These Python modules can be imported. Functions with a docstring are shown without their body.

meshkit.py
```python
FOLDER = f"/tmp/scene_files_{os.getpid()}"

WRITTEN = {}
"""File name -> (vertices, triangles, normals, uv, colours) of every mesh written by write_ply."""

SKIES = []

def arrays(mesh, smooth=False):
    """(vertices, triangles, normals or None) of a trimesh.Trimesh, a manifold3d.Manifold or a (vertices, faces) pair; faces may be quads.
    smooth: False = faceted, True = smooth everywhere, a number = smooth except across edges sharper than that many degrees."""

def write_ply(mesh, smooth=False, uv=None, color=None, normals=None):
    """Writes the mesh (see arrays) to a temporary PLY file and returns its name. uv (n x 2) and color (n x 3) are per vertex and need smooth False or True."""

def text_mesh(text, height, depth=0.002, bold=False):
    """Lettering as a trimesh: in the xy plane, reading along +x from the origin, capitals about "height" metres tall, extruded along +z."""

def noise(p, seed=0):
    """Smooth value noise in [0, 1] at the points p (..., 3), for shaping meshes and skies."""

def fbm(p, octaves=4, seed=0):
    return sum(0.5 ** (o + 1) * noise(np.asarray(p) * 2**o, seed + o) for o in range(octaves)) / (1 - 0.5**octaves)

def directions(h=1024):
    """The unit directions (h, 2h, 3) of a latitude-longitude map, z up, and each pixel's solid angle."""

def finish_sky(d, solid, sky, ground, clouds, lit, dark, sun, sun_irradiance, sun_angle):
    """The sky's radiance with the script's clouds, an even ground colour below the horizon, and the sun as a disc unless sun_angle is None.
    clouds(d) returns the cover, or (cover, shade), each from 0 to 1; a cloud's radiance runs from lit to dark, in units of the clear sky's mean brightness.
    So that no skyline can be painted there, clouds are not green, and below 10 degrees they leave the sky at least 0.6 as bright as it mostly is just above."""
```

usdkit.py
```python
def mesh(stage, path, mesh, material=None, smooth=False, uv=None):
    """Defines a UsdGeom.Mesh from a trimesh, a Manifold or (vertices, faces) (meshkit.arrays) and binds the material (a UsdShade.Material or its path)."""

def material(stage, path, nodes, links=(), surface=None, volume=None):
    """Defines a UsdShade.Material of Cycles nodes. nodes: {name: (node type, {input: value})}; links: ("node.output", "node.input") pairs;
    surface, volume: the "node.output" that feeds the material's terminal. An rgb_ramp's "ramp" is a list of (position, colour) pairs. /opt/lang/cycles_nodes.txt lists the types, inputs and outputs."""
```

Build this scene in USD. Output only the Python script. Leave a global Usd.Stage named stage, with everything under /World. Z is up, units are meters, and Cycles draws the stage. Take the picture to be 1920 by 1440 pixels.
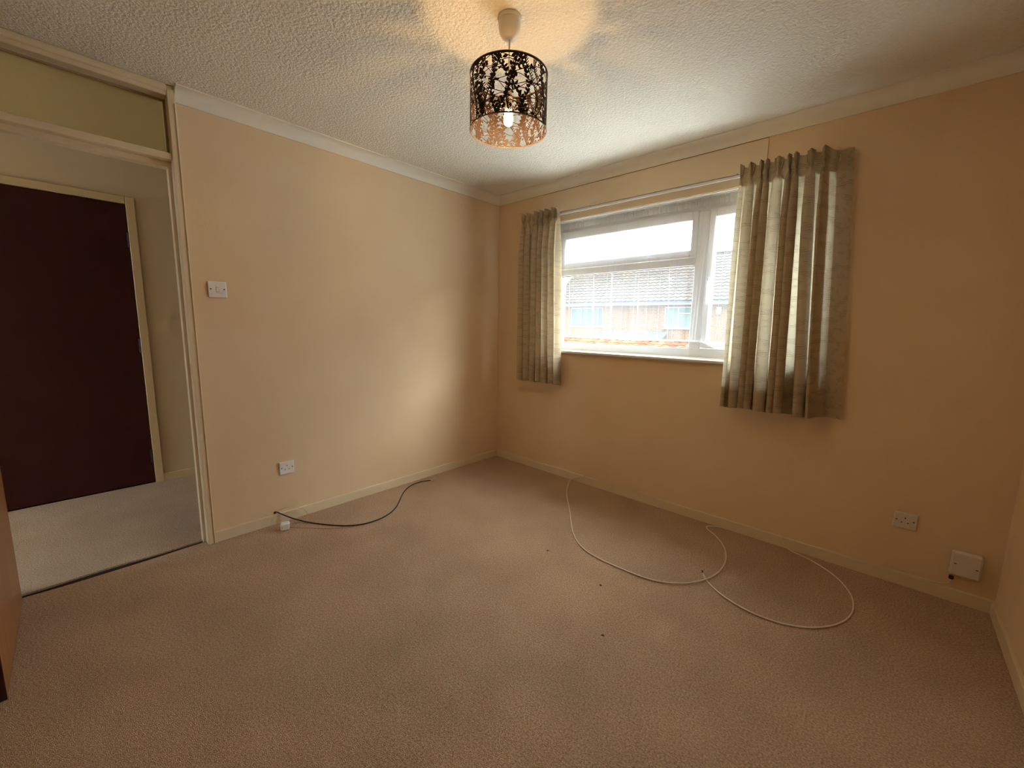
import math, random
import numpy as np
import trimesh
import shapely
from shapely.geometry import Polygon, Point, LineString, box as sbox
from shapely import affinity
from shapely.ops import unary_union
from pxr import Usd, UsdGeom, UsdLux, UsdShade, Gf
import usdkit, meshkit

random.seed(7)
rng = np.random.default_rng(7)
stage = Usd.Stage.CreateInMemory()
UsdGeom.SetStageUpAxis(stage, 'Z')
UsdGeom.Xform.Define(stage, '/World')
UsdGeom.Scope.Define(stage, '/World/Looks')

# ------------------------------------------------------------------ camera
YAW, PITCH, ROLL = -0.7455, -0.1420, 0.0175
CAM = np.array([2.694, -2.7127, 1.245])
F_PX = 765.57
fw = np.array([math.sin(YAW) * math.cos(PITCH), math.cos(YAW) * math.cos(PITCH), math.sin(PITCH)])
rt = np.cross(fw, [0, 0, 1.0]); rt /= np.linalg.norm(rt); up = np.cross(rt, fw)
rt, up = rt * math.cos(ROLL) + up * math.sin(ROLL), up * math.cos(ROLL) - rt * math.sin(ROLL)
cam = UsdGeom.Camera.Define(stage, '/World/camera')
cam.CreateHorizontalApertureAttr(36.0)
cam.CreateFocalLengthAttr(36.0 * F_PX / 1920.0)
cam.CreateClippingRangeAttr(Gf.Vec2f(0.02, 500.0))
cam.CreateExposureAttr(3.45)
UsdGeom.Xformable(cam).AddTransformOp().Set(Gf.Matrix4d(*rt, 0, *up, 0, *(-fw), 0, *CAM, 1))

# ------------------------------------------------------------------ sky and sun
# overcast sky: broken white cloud over pale blue; brightness rises from the horizon to the zenith by the overcast-sky law (1 + 2 sin h) / 3
SKY_ZENITH = 2.0
SUN_E = 0.21
SKY = usdkit.material(stage, '/World/Looks/sky', {
    'g': ('texture_coordinate', {}),
    'm': ('mapping', {'scale': (1.0, 1.0, 2.2)}),
    'n': ('noise_texture', {'scale': 2.6, 'detail': 6.0, 'roughness': 0.55}),
    'r': ('rgb_ramp', {'ramp': [(0.40, (0.62, 0.82, 0.97)), (0.62, (0.96, 0.97, 1.0))]}),
    's': ('separate_xyz', {}),
    'c': ('clamp', {}),
    'l': ('math', {'math_type': 'multiply_add', 'value2': SKY_ZENITH * 2 / 3, 'value3': SKY_ZENITH / 3}),
    'b': ('background_shader', {}),
}, [('g.generated', 'm.vector'), ('m.vector', 'n.vector'), ('n.fac', 'r.fac'), ('r.color', 'b.color'), ('g.generated', 's.vector'), ('s.z', 'c.value'), ('c.result', 'l.value1'), ('l.value', 'b.strength')], surface='b.background')
dome = UsdLux.DomeLight.Define(stage, '/World/sky_dome')
dome.CreateIntensityAttr(1.0)
UsdShade.MaterialBindingAPI.Apply(dome.GetPrim()).Bind(SKY)


def toward(light, d):
    """Turns a distant light so that it shines from direction d."""
    z = np.array(d, float); z /= np.linalg.norm(z)
    x = np.cross([0, 0, 1.0], z); x /= np.linalg.norm(x); y = np.cross(z, x)
    UsdGeom.Xformable(light).AddTransformOp().Set(Gf.Matrix4d(*x, 0, *y, 0, *z, 0, 0, 0, 0, 1))


# thin-veiled sun: a wide soft glow from the right, which reaches the left wall through the window
VEIL = 36.0
sun = UsdLux.DistantLight.Define(stage, '/World/sun')
sun.CreateAngleAttr(VEIL)
sun.CreateIntensityAttr(SUN_E / (math.pi * math.sin(math.radians(VEIL / 2)) ** 2))
sun.CreateColorAttr(Gf.Vec3f(1.0, 0.96, 0.90))
toward(sun, (0.80, 0.36, 0.50))
BULB_STRENGTH = 40.0

# ------------------------------------------------------------------ helpers
used = {}


def numbered(path):
    n = used.get(path, 0)
    used[path] = n + 1
    return path if n == 0 else f'{path}_{n:03d}'


def tag(p, label=None, cat=None, group=None, kind=None):
    for k, v in (('label', label), ('category', cat), ('group', group), ('kind', kind)):
        if v:
            p.SetCustomDataByKey(k, v)
    return p


def pth(parent):
    return '/World' if parent is None else str(parent.GetPath())


def xf(name, label=None, cat=None, loc=(0, 0, 0), rz=0.0, group=None, kind=None):
    x = UsdGeom.Xform.Define(stage, numbered(f'/World/{name}'))
    x.AddTranslateOp().Set(Gf.Vec3d(*map(float, loc)))
    if rz:
        x.AddRotateZOp().Set(float(rz))
    return tag(x.GetPrim(), label, cat, group, kind)


def obj(name, mesh, m, parent=None, smooth=False, uv=None, loc=None, **tags):
    if isinstance(mesh, list):
        mesh = trimesh.util.concatenate(mesh)
    o = usdkit.mesh(stage, numbered(f'{pth(parent)}/{name}'), mesh, m, smooth=smooth, uv=uv)
    if loc is not None:
        UsdGeom.Xformable(o).AddTranslateOp().Set(Gf.Vec3d(*map(float, loc)))
    return tag(o.GetPrim(), **tags)


def bx(x0, x1, y0, y1, z0, z1):
    b = trimesh.creation.box([x1 - x0, y1 - y0, z1 - z0])
    b.apply_translation([(x0 + x1) / 2, (y0 + y1) / 2, (z0 + z1) / 2])
    return b


def cbx(x0, x1, y0, y1, z0, z1, c=0.002):
    """A box with chamfered edges."""
    P = []
    for sx in (0, 1):
        for sy in (0, 1):
            for sz in (0, 1):
                x, y, z = (x0, x1)[sx], (y0, y1)[sy], (z0, z1)[sz]
                dx, dy, dz = (c, -c)[sx], (c, -c)[sy], (c, -c)[sz]
                P += [(x, y + dy, z + dz), (x + dx, y, z + dz), (x + dx, y + dy, z)]
    return trimesh.convex.convex_hull(np.array(P))


def sweep(pts, r, sides=10, cap=True):
    """A tube along a polyline (already dense)."""
    p = np.asarray(pts, float)
    t = np.gradient(p, axis=0); t /= np.linalg.norm(t, axis=1, keepdims=True) + 1e-12
    n = np.cross(t[0], [0, 0, 1.0] if abs(t[0][2]) < .9 else [1.0, 0, 0]); n /= np.linalg.norm(n)
    V = []
    for i in range(len(p)):
        n = n - t[i] * (n @ t[i]); n /= np.linalg.norm(n); b = np.cross(t[i], n)
        a = np.arange(sides) * 2 * np.pi / sides
        rr = r if np.ndim(r) == 0 else r[i]
        V.append(p[i] + rr * (np.cos(a)[:, None] * n + np.sin(a)[:, None] * b))
    V = np.vstack(V); Fs = []
    for i in range(len(p) - 1):
        for j in range(sides):
            a, b = i * sides + j, i * sides + (j + 1) % sides
            Fs += [(a, b, b + sides), (a, b + sides, a + sides)]
    if cap:
        for base, rev in ((0, True), ((len(p) - 1) * sides, False)):
            c = len(V); V = np.vstack([V, p[0] if rev else p[-1]])
            for j in range(sides):
                a, b = base + j, base + (j + 1) % sides
                Fs.append((c, b, a) if rev else (c, a, b))
    return trimesh.Trimesh(V, np.array(Fs), process=False)


def spline(pts, n=120):
    from scipy.interpolate import splprep, splev
    p = np.asarray(pts, float)
    tck, _ = splprep(p.T, s=0.00002 * len(p), k=3)
    return np.array(splev(np.linspace(0, 1, n), tck)).T


def lathe(prof, seg=40):
    """prof: (radius, z) pairs from bottom to top, revolved about z."""
    return trimesh.creation.revolve(np.array(prof, float), sections=seg)


def prism(prof, axis, a, b):
    """Closed 2-D profile extruded along a world axis from a to b. For 'y' the profile is (x, z); for 'x' it is (y, z)."""
    p = Polygon(prof)
    m = trimesh.creation.extrude_polygon(p, b - a, engine='earcut')
    v = m.vertices.copy()
    if axis == 'y':
        m.vertices = np.stack([v[:, 0], a + v[:, 2], v[:, 1]], 1)
    else:
        m.vertices = np.stack([a + v[:, 2], v[:, 0], v[:, 1]], 1)
    m.fix_normals()
    return m


def quadgrid(P):
    """(rows, cols, 3) points -> vertices, quads"""
    r, c = P.shape[:2]
    i, j = np.meshgrid(np.arange(r - 1), np.arange(c - 1), indexing='ij')
    a = (i * c + j).ravel()
    return P.reshape(-1, 3), np.stack([a, a + 1, a + c + 1, a + c], 1)


def sheet(P):
    v, q = quadgrid(P)
    return trimesh.Trimesh(v, np.vstack([q[:, [0, 1, 2]], q[:, [0, 2, 3]]]), process=False)


# ------------------------------------------------------------------ materials
def mat(name, color, rough=0.5, spec=0.5, bump=None, vary=None, metallic=0.0):
    """bump: (noise scale, strength, distance); vary: (noise scale, other colour[, low, high])."""
    nodes = {'p': ('principled_bsdf', {'base_color': color, 'roughness': rough, 'specular_ior_level': spec, 'metallic': metallic})}
    links = []
    if bump or vary:
        nodes['g'] = ('geometry', {})
    if bump:
        nodes['bn'] = ('noise_texture', {'scale': bump[0], 'detail': 1.0})
        nodes['bb'] = ('bump', {'strength': bump[1], 'distance': bump[2]})
        links += [('g.position', 'bn.vector'), ('bn.fac', 'bb.height'), ('bb.normal', 'p.normal')]
    if vary:
        lo, hi = vary[2:] if len(vary) > 2 else (0.35, 0.65)
        nodes['vn'] = ('noise_texture', {'scale': vary[0], 'detail': 1.0})
        nodes['vr'] = ('rgb_ramp', {'ramp': [(lo, color), (hi, vary[1])]})
        links += [('g.position', 'vn.vector'), ('vn.fac', 'vr.fac'), ('vr.color', 'p.base_color')]
    return usdkit.material(stage, f'/World/Looks/{name}', nodes, links, surface='p.BSDF')


M_wall = mat('wall_paper', (0.80, 0.61, 0.40), 0.75, 0.25, bump=(260.0, 0.25, 0.002), vary=(3.0, (0.78, 0.585, 0.375)))
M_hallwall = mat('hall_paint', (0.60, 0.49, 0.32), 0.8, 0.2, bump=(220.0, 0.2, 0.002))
M_gloss = mat('cream_gloss_paint', (0.76, 0.63, 0.43), 0.35, 0.4)
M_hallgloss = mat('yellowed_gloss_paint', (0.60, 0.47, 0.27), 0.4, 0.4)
M_cove = mat('cove_paint', (0.84, 0.78, 0.67), 0.6, 0.3)
M_groove = mat('groove_paint', (0.33, 0.24, 0.14), 0.8, 0.2)
M_plastic = mat('white_plastic', (0.80, 0.78, 0.76), 0.3, 0.5)
M_oldplastic = mat('aged_plastic', (0.70, 0.63, 0.55), 0.35, 0.5)
M_upvc = mat('white_upvc', (0.88, 0.88, 0.88), 0.3, 0.5)
M_sill = mat('sill_paint', (0.80, 0.78, 0.72), 0.35, 0.5)
M_dark = mat('dark_hole', (0.02, 0.016, 0.014), 0.6, 0.3)
M_screw = mat('screw_metal', (0.10, 0.07, 0.06), 0.5, 0.5)
M_subfloor = mat('underlay', (0.045, 0.028, 0.022), 0.9, 0.1)
M_mahog = mat('dark_mahogany', (0.038, 0.0055, 0.0050), 0.5, 0.25, vary=(6.0, (0.030, 0.0045, 0.004)))
M_darkmetal = mat('dark_metal', (0.015, 0.012, 0.012), 0.5, 0.5)
M_black = mat('black_rubber', (0.020, 0.012, 0.016), 0.45, 0.5)
M_brass = mat('brass', (0.70, 0.52, 0.28), 0.35, 0.6, metallic=0.2)
M_cable = mat('white_cable', (0.78, 0.68, 0.53), 0.4, 0.5)
M_wire = mat('thin_wire', (0.66, 0.52, 0.36), 0.5, 0.4)
M_cordtan = mat('tan_cord', (0.33, 0.23, 0.15), 0.6, 0.3)
M_shade = mat('shade_metal', (0.020, 0.010, 0.006), 0.6, 0.2)
M_rim = mat('shade_rim', (0.16, 0.10, 0.07), 0.4, 0.5)
M_rose = mat('rose_plastic', (0.84, 0.77, 0.66), 0.35, 0.5)
M_alarm = mat('alarm_white', (0.75, 0.75, 0.73), 0.5, 0.3)
M_fascia = mat('fascia', (0.09, 0.095, 0.105), 0.5, 0.3)
M_gutter = mat('gutter', (0.22, 0.23, 0.24), 0.4, 0.3)
M_frameout = mat('outdoor_frame', (0.22, 0.225, 0.225), 0.4, 0.3)
M_fluff = mat('dark_fluff', (0.10, 0.06, 0.04), 0.9, 0.1)

# wood of the open door: grain along z
M_wood = usdkit.material(stage, '/World/Looks/orange_wood', {
    'g': ('geometry', {}), 'm': ('mapping', {'scale': (30.0, 30.0, 1.5)}),
    'n': ('noise_texture', {'scale': 1.0, 'detail': 4.0, 'distortion': 0.6}),
    'r': ('rgb_ramp', {'ramp': [(0.3, (0.36, 0.155, 0.050)), (0.7, (0.27, 0.105, 0.032))]}),
    'p': ('principled_bsdf', {'roughness': 0.4}),
}, [('g.position', 'm.vector'), ('m.vector', 'n.vector'), ('n.fac', 'r.fac'), ('r.color', 'p.base_color')], surface='p.BSDF')


def carpet_mat(name, a, b, c):
    return usdkit.material(stage, f'/World/Looks/{name}', {
        'g': ('geometry', {}),
        'n1': ('noise_texture', {'scale': 160.0, 'detail': 1.5, 'roughness': 0.8}),
        'n2': ('noise_texture', {'scale': 3.2, 'detail': 1.0}),
        'r1': ('rgb_ramp', {'ramp': [(0.30, a), (0.5, b), (0.70, c)]}),
        'r2': ('rgb_ramp', {'ramp': [(0.30, (0.90, 0.89, 0.87)), (0.70, (1.06, 1.05, 1.04))]}),
        'x': ('mix', {'mix_type': 'multiply', 'fac': 1.0}),
        'n3': ('noise_texture', {'scale': 360.0, 'detail': 0.0}),
        'bp': ('bump', {'strength': 0.8, 'distance': 0.006}),
        'p': ('principled_bsdf', {'roughness': 0.95, 'specular_ior_level': 0.1, 'sheen_weight': 0.15}),
    }, [('g.position', 'n1.vector'), ('g.position', 'n2.vector'), ('g.position', 'n3.vector'), ('n1.fac', 'r1.fac'), ('n2.fac', 'r2.fac'),
        ('r1.color', 'x.color1'), ('r2.color', 'x.color2'), ('x.color', 'p.base_color'), ('n3.fac', 'bp.height'), ('bp.normal', 'p.normal')], surface='p.BSDF')


M_carpet = carpet_mat('carpet', (0.33, 0.20, 0.112), (0.53, 0.35, 0.21), (0.72, 0.52, 0.35))
M_hallcarpet = carpet_mat('carpet_hall', (0.36, 0.25, 0.16), (0.54, 0.40, 0.27), (0.70, 0.55, 0.41))

# stippled textured-plaster ceiling
M_ceiling = usdkit.material(stage, '/World/Looks/textured_ceiling', {
    'g': ('geometry', {}),
    'v': ('voronoi_texture', {'scale': 68.0, 'feature': 'f1'}),
    'n': ('noise_texture', {'scale': 110.0, 'detail': 1.0, 'roughness': 0.6}),
    'a': ('math', {'math_type': 'multiply_add', 'value2': -0.6}),
    'bp': ('bump', {'strength': 0.75, 'distance': 0.006}),
    'p': ('principled_bsdf', {'base_color': (0.84, 0.80, 0.71), 'roughness': 0.8, 'specular_ior_level': 0.2}),
}, [('g.position', 'v.vector'), ('g.position', 'n.vector'), ('v.distance', 'a.value1'), ('n.fac', 'a.value3'), ('a.value', 'bp.height'), ('bp.normal', 'p.normal')], surface='p.BSDF')

# window glass that lets the daylight through
M_pane = usdkit.material(stage, '/World/Looks/window_glass', {
    't': ('transparent_bsdf', {'color': (0.90, 0.93, 0.93)}), 'g': ('glossy_bsdf', {'color': (1, 1, 1), 'roughness': 0.0}),
    'w': ('layer_weight', {'blend': 0.5}), 'q': ('math', {'math_type': 'power', 'value2': 5.0}), 'f': ('math', {'math_type': 'multiply_add', 'value2': 0.6, 'value3': 0.035}), 'x': ('mix_closure', {})},
    [('w.facing', 'q.value1'), ('q.value', 'f.value1'), ('f.value', 'x.fac'), ('t.BSDF', 'x.closure1'), ('g.BSDF', 'x.closure2')], surface='x.closure')
M_reeded = usdkit.material(stage, '/World/Looks/reeded_glass', {
    'g': ('glass_bsdf', {'color': (0.84, 0.78, 0.58), 'roughness': 0.12, 'IOR': 1.5})}, surface='g.BSDF')
M_housepane = mat('house_pane', (0.035, 0.045, 0.043), 0.1, 0.5)
M_blind = mat('pale_blind', (0.085, 0.105, 0.095), 0.7, 0.2)


def cloth_mat(name, color, trans, t_amount, opacity=1.0):
    nodes = {'d': ('diffuse_bsdf', {'color': color}), 't': ('translucent_bsdf', {'color': trans}), 'x': ('mix_closure', {'fac': t_amount})}
    links = [('d.BSDF', 'x.closure1'), ('t.BSDF', 'x.closure2')]
    out = 'x.closure'
    if opacity < 1:
        nodes['c'] = ('transparent_bsdf', {'color': (1, 1, 1)}); nodes['y'] = ('mix_closure', {'fac': opacity})
        links += [('c.BSDF', 'y.closure1'), ('x.closure', 'y.closure2')]; out = 'y.closure'
    return usdkit.material(stage, f'/World/Looks/{name}', nodes, links, surface=out)


M_net = cloth_mat('net_voile', (0.86, 0.86, 0.88), (0.86, 0.86, 0.88), 0.5, 0.07)
M_nethead = cloth_mat('net_heading', (0.82, 0.79, 0.74), (0.80, 0.77, 0.72), 0.45, 0.62)
M_motif = cloth_mat('embroidery', (0.50, 0.46, 0.48), (0.42, 0.38, 0.40), 0.5, 0.50)
M_netstripe = cloth_mat('net_stripe', (0.60, 0.60, 0.64), (0.60, 0.60, 0.64), 0.5, 0.22)

# printed curtain cloth: clusters of thin wavy lines across a cream ground
M_curtain = usdkit.material(stage, '/World/Looks/curtain_cloth', {
    'uv': ('uvmap', {'attribute': 'st'}),
    'ma': ('mapping', {'scale': (1.0, 1.0, 1.0)}),
    'w': ('wave_texture', {'wave_type': 'bands', 'bands_direction': 'y', 'scale': 16.0, 'distortion': 5.0, 'detail': 2.0, 'detail_scale': 1.2}),
    'wr': ('rgb_ramp', {'ramp': [(0.80, (0, 0, 0)), (0.93, (1, 1, 1))]}),
    'mb': ('mapping', {'scale': (5.0, 9.0, 1.0)}),
    'nb': ('noise_texture', {'scale': 1.0, 'detail': 1.0}),
    'nr': ('rgb_ramp', {'ramp': [(0.50, (0, 0, 0)), (0.58, (1, 1, 1))]}),
    'mm': ('mix', {'mix_type': 'multiply', 'fac': 1.0}),
    'c': ('mix', {'mix_type': 'mix', 'color1': (0.56, 0.46, 0.32), 'color2': (0.27, 0.19, 0.12)}),
    'ct': ('mix', {'mix_type': 'mix', 'color1': (0.70, 0.59, 0.40), 'color2': (0.36, 0.26, 0.17)}),
    'd': ('diffuse_bsdf', {}), 't': ('translucent_bsdf', {}), 'x': ('mix_closure', {'fac': 0.36}),
}, [('uv.UV', 'ma.vector'), ('ma.vector', 'w.vector'), ('w.fac', 'wr.fac'), ('uv.UV', 'mb.vector'), ('mb.vector', 'nb.vector'), ('nb.fac', 'nr.fac'),
    ('wr.color', 'mm.color1'), ('nr.color', 'mm.color2'), ('mm.color', 'c.fac'), ('mm.color', 'ct.fac'), ('c.color', 'd.color'), ('ct.color', 't.color'),
    ('d.BSDF', 'x.closure1'), ('t.BSDF', 'x.closure2')], surface='x.closure')

M_bulb = usdkit.material(stage, '/World/Looks/lit_bulb', {'e': ('emission', {'color': (1.0, 0.60, 0.24), 'strength': BULB_STRENGTH})}, surface='e.emission')

# far brickwork (a brick is 7 pixels long there)
M_brick = usdkit.material(stage, '/World/Looks/brickwork', {
    'tc': ('texture_coordinate', {}), 'sp': ('separate_xyz', {}), 'cb': ('combine_xyz', {}),
    'b': ('brick_texture', {'color1': (0.085, 0.034, 0.015), 'color2': (0.120, 0.060, 0.026), 'mortar': (0.14, 0.112, 0.082), 'scale': 1.0, 'mortar_size': 0.010, 'brick_width': 0.225, 'row_height': 0.075, 'mortar_smooth': 0.1}),
    'p': ('principled_bsdf', {'roughness': 0.9, 'specular_ior_level': 0.1})},
    [('tc.object', 'sp.vector'), ('sp.x', 'cb.x'), ('sp.z', 'cb.y'), ('cb.vector', 'b.vector'), ('b.color', 'p.base_color')], surface='p.BSDF')
M_rooftile = mat('roof_tile_grey', (0.045, 0.035, 0.028), 0.85, 0.08, vary=(2.2, (0.058, 0.041, 0.031)))
M_porchtile = mat('porch_tile', (0.085, 0.088, 0.09), 0.8, 0.2, vary=(3.0, (0.07, 0.073, 0.077)))
M_orange = [mat('orange_tile', (0.12, 0.048, 0.022), 0.85, 0.12), mat('orange_tile_pale', (0.145, 0.07, 0.034), 0.85, 0.12), mat('orange_tile_dark', (0.09, 0.034, 0.016), 0.85, 0.15)]
M_ground = mat('paving', (0.66, 0.63, 0.57), 0.9, 0.1, vary=(0.5, (0.58, 0.56, 0.51)))

# ------------------------------------------------------------------ room shell (x along the window wall, y towards the window, z up)
W, H = 3.1585, 2.36            # window wall x 0..W at y = 0; left wall at x = 0
YB = -3.50                     # wall behind the camera
DY0, DY1 = -2.256, -2.987      # door opening in the left wall, between the outer faces of its posts
HX = -1.365                    # far wall of the hall
HY0, HY1 = -5.6, -0.9          # the hall's two ends
WX0, WX1, WZ0, WZ1 = 0.575, 2.345, 1.035, 2.058

fl = xf('floor', 'fitted beige carpet over a dark underlay, running from room into hall', 'floor', kind='structure')
obj('subfloor', bx(HX - .1, W, HY0, 0, -0.06, -0.010), M_subfloor, fl, label='dark underlay in the gap at the doorway')
# the two carpets meet at the doorway with a ragged gap
ys = np.linspace(-3.0, -2.26, 26)
gap = 0.017 + 0.016 * np.exp(-((ys + 2.70) / 0.25) ** 2)
mid = -0.058 + 0.002 * np.sin(ys * 17)
room_poly = [(-0.02, -0.001), (W, -0.001), (W, YB), (-0.02, YB), (-0.02, -3.0)] + [(m + g, y) for m, g, y in zip(mid, gap, ys)] + [(-0.02, -2.26)]
hall_poly = [(HX, HY0), (-0.10, HY0), (-0.10, -3.0)] + [(m - g * 0.6, y) for m, g, y in zip(mid, gap, ys)] + [(-0.10, -2.26), (-0.10, HY1), (HX, HY1)]


def slab(poly, z0, z1):
    m = trimesh.creation.extrude_polygon(Polygon(poly).buffer(0), z1 - z0, engine='earcut')
    m.apply_translation([0, 0, z0])
    return m


obj('carpet', slab(room_poly, -0.009, 0.0), M_carpet, fl, label='beige brown carpet of the room')
obj('carpet', slab(hall_poly, -0.009, 0.0), M_hallcarpet, fl, label='paler beige carpet of the hall')
obj('ceiling', bx(HX - .1, W + .1, HY0 - .1, .25, H, H + .1), M_ceiling, label='stippled off white plaster ceiling with a pendant lamp', cat='ceiling', kind='structure')

T = 0.25
obj('wall_front', [bx(0, WX0, 0, T, -.06, H), bx(WX1, W, 0, T, -.06, H), bx(WX0, WX1, 0, T, -.06, WZ0 - .001), bx(WX0, WX1, 0, T, WZ1, H)], M_wall,
    label='peach papered wall with the curtained window', cat='wall', kind='structure')
obj('wall_left', [bx(-.1, 0, DY0, T, -.06, H), bx(-.1, 0, HY0, DY1 - .03, -.06, H)], M_wall,
    label='peach papered wall beside the open doorway, with switch and socket', cat='wall', kind='structure')
obj('wall_right', bx(W, W + .1, YB - .1, T, -.06, H), M_wall, label='dim peach wall at the right edge', cat='wall', kind='structure')
obj('wall_back', bx(0, W + .1, YB - .1, YB, -.06, H), M_wall, label='peach wall behind the viewer', cat='wall', kind='structure')
HWX, HWZ = (-1.15, -0.35), (0.75, 2.05)      # the opening at the hall's far end, through which daylight comes
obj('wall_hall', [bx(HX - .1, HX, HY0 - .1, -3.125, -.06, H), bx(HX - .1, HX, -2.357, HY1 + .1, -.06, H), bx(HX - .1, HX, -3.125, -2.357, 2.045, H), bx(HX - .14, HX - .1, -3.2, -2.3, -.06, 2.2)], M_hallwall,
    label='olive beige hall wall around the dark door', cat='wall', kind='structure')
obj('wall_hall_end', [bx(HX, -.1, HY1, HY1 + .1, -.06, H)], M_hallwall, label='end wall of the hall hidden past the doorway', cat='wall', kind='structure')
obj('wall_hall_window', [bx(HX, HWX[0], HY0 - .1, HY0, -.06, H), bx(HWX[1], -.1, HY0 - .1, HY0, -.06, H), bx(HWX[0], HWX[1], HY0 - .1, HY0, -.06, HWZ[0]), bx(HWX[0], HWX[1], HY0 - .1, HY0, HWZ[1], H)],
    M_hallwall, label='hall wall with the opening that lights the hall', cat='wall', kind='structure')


# coving
def cove_profile(s=1):
    p = [(0, 0), (0, 0.067), (0.062, 0.067), (0.062, 0.061)]
    a = np.linspace(0, np.pi / 2, 9)
    p += [(0.056 - 0.048 * math.sin(t), 0.007 + 0.0525 - 0.052 * (1 - math.cos(t))) for t in a]
    return p + [(0.008, 0.0)]


ZC = H - 0.067
obj('trim', prism([(x, ZC + z) for x, z in cove_profile()], 'y', DY0, 0), M_cove, smooth=30, label='white coving along the top of left wall', cat='coving', kind='structure')
obj('trim', prism([(-y, ZC + z) for y, z in cove_profile()], 'x', 0, W), M_cove, smooth=30, label='white coving above the window wall', cat='coving', kind='structure')
obj('trim', prism([(W - x, ZC + z) for x, z in cove_profile()], 'y', YB, 0), M_cove, smooth=30, label='white coving of the right wall', cat='coving', kind='structure')
# painted board above the window, a hair short of the coving
obj('trim', [cbx(0.50, 2.079, -0.006, 0, WZ1 + .001, ZC - .004, .0015)], mat('board_paint', (0.80, 0.64, 0.44), 0.6, 0.3), label='painted board between coving and window', cat='trim', kind='structure')
obj('trim', bx(0.50, 2.079, -0.0015, 0, ZC - .005, ZC), M_groove, label='dark gap along the top of the painted board', cat='trim', kind='structure')


def skirt(t=0.012, h=0.0613):
    return [(0, -.009), (t, -.009), (t, h - .004), (t - .0015, h - .001), (t - .004, h), (0, h)]


obj('baseboard_left', prism([(x, z) for x, z in skirt()], 'y', DY0, 0), M_gloss, label='cream skirting board under the left wall', cat='skirting board', kind='structure')
obj('baseboard_front', prism([(-x, z) for x, z in skirt()], 'x', .012, W), M_gloss, label='cream skirting board under the window wall', cat='skirting board', kind='structure')
obj('baseboard_right', prism([(W - x, z) for x, z in skirt()], 'y', YB, -.012), M_gloss, label='cream skirting board under the right wall', cat='skirting board', kind='structure')
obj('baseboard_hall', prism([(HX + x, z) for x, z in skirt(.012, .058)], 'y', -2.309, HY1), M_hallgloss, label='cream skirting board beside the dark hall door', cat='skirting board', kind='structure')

# ------------------------------------------------------------------ the room's doorway: storey-height frame, reeded glass above, door standing open
d1 = xf('door_1', 'cream storey-height door frame with reeded glass over an open wooden door', 'door', kind='structure')
LX0, LX1 = -0.105, 0.015
y0 = DY0 - .031


def jamb(ya, yb, s):
    """s: direction from the post into the opening."""
    parts = [cbx(LX0, LX1, min(ya, yb), max(ya, yb), -.009, H - .002, .003)]
    e = yb
    parts.append(cbx(-0.095, -0.045, min(e, e + s * .013), max(e, e + s * .013), -.009, 1.998, .001))
    return parts


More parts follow.
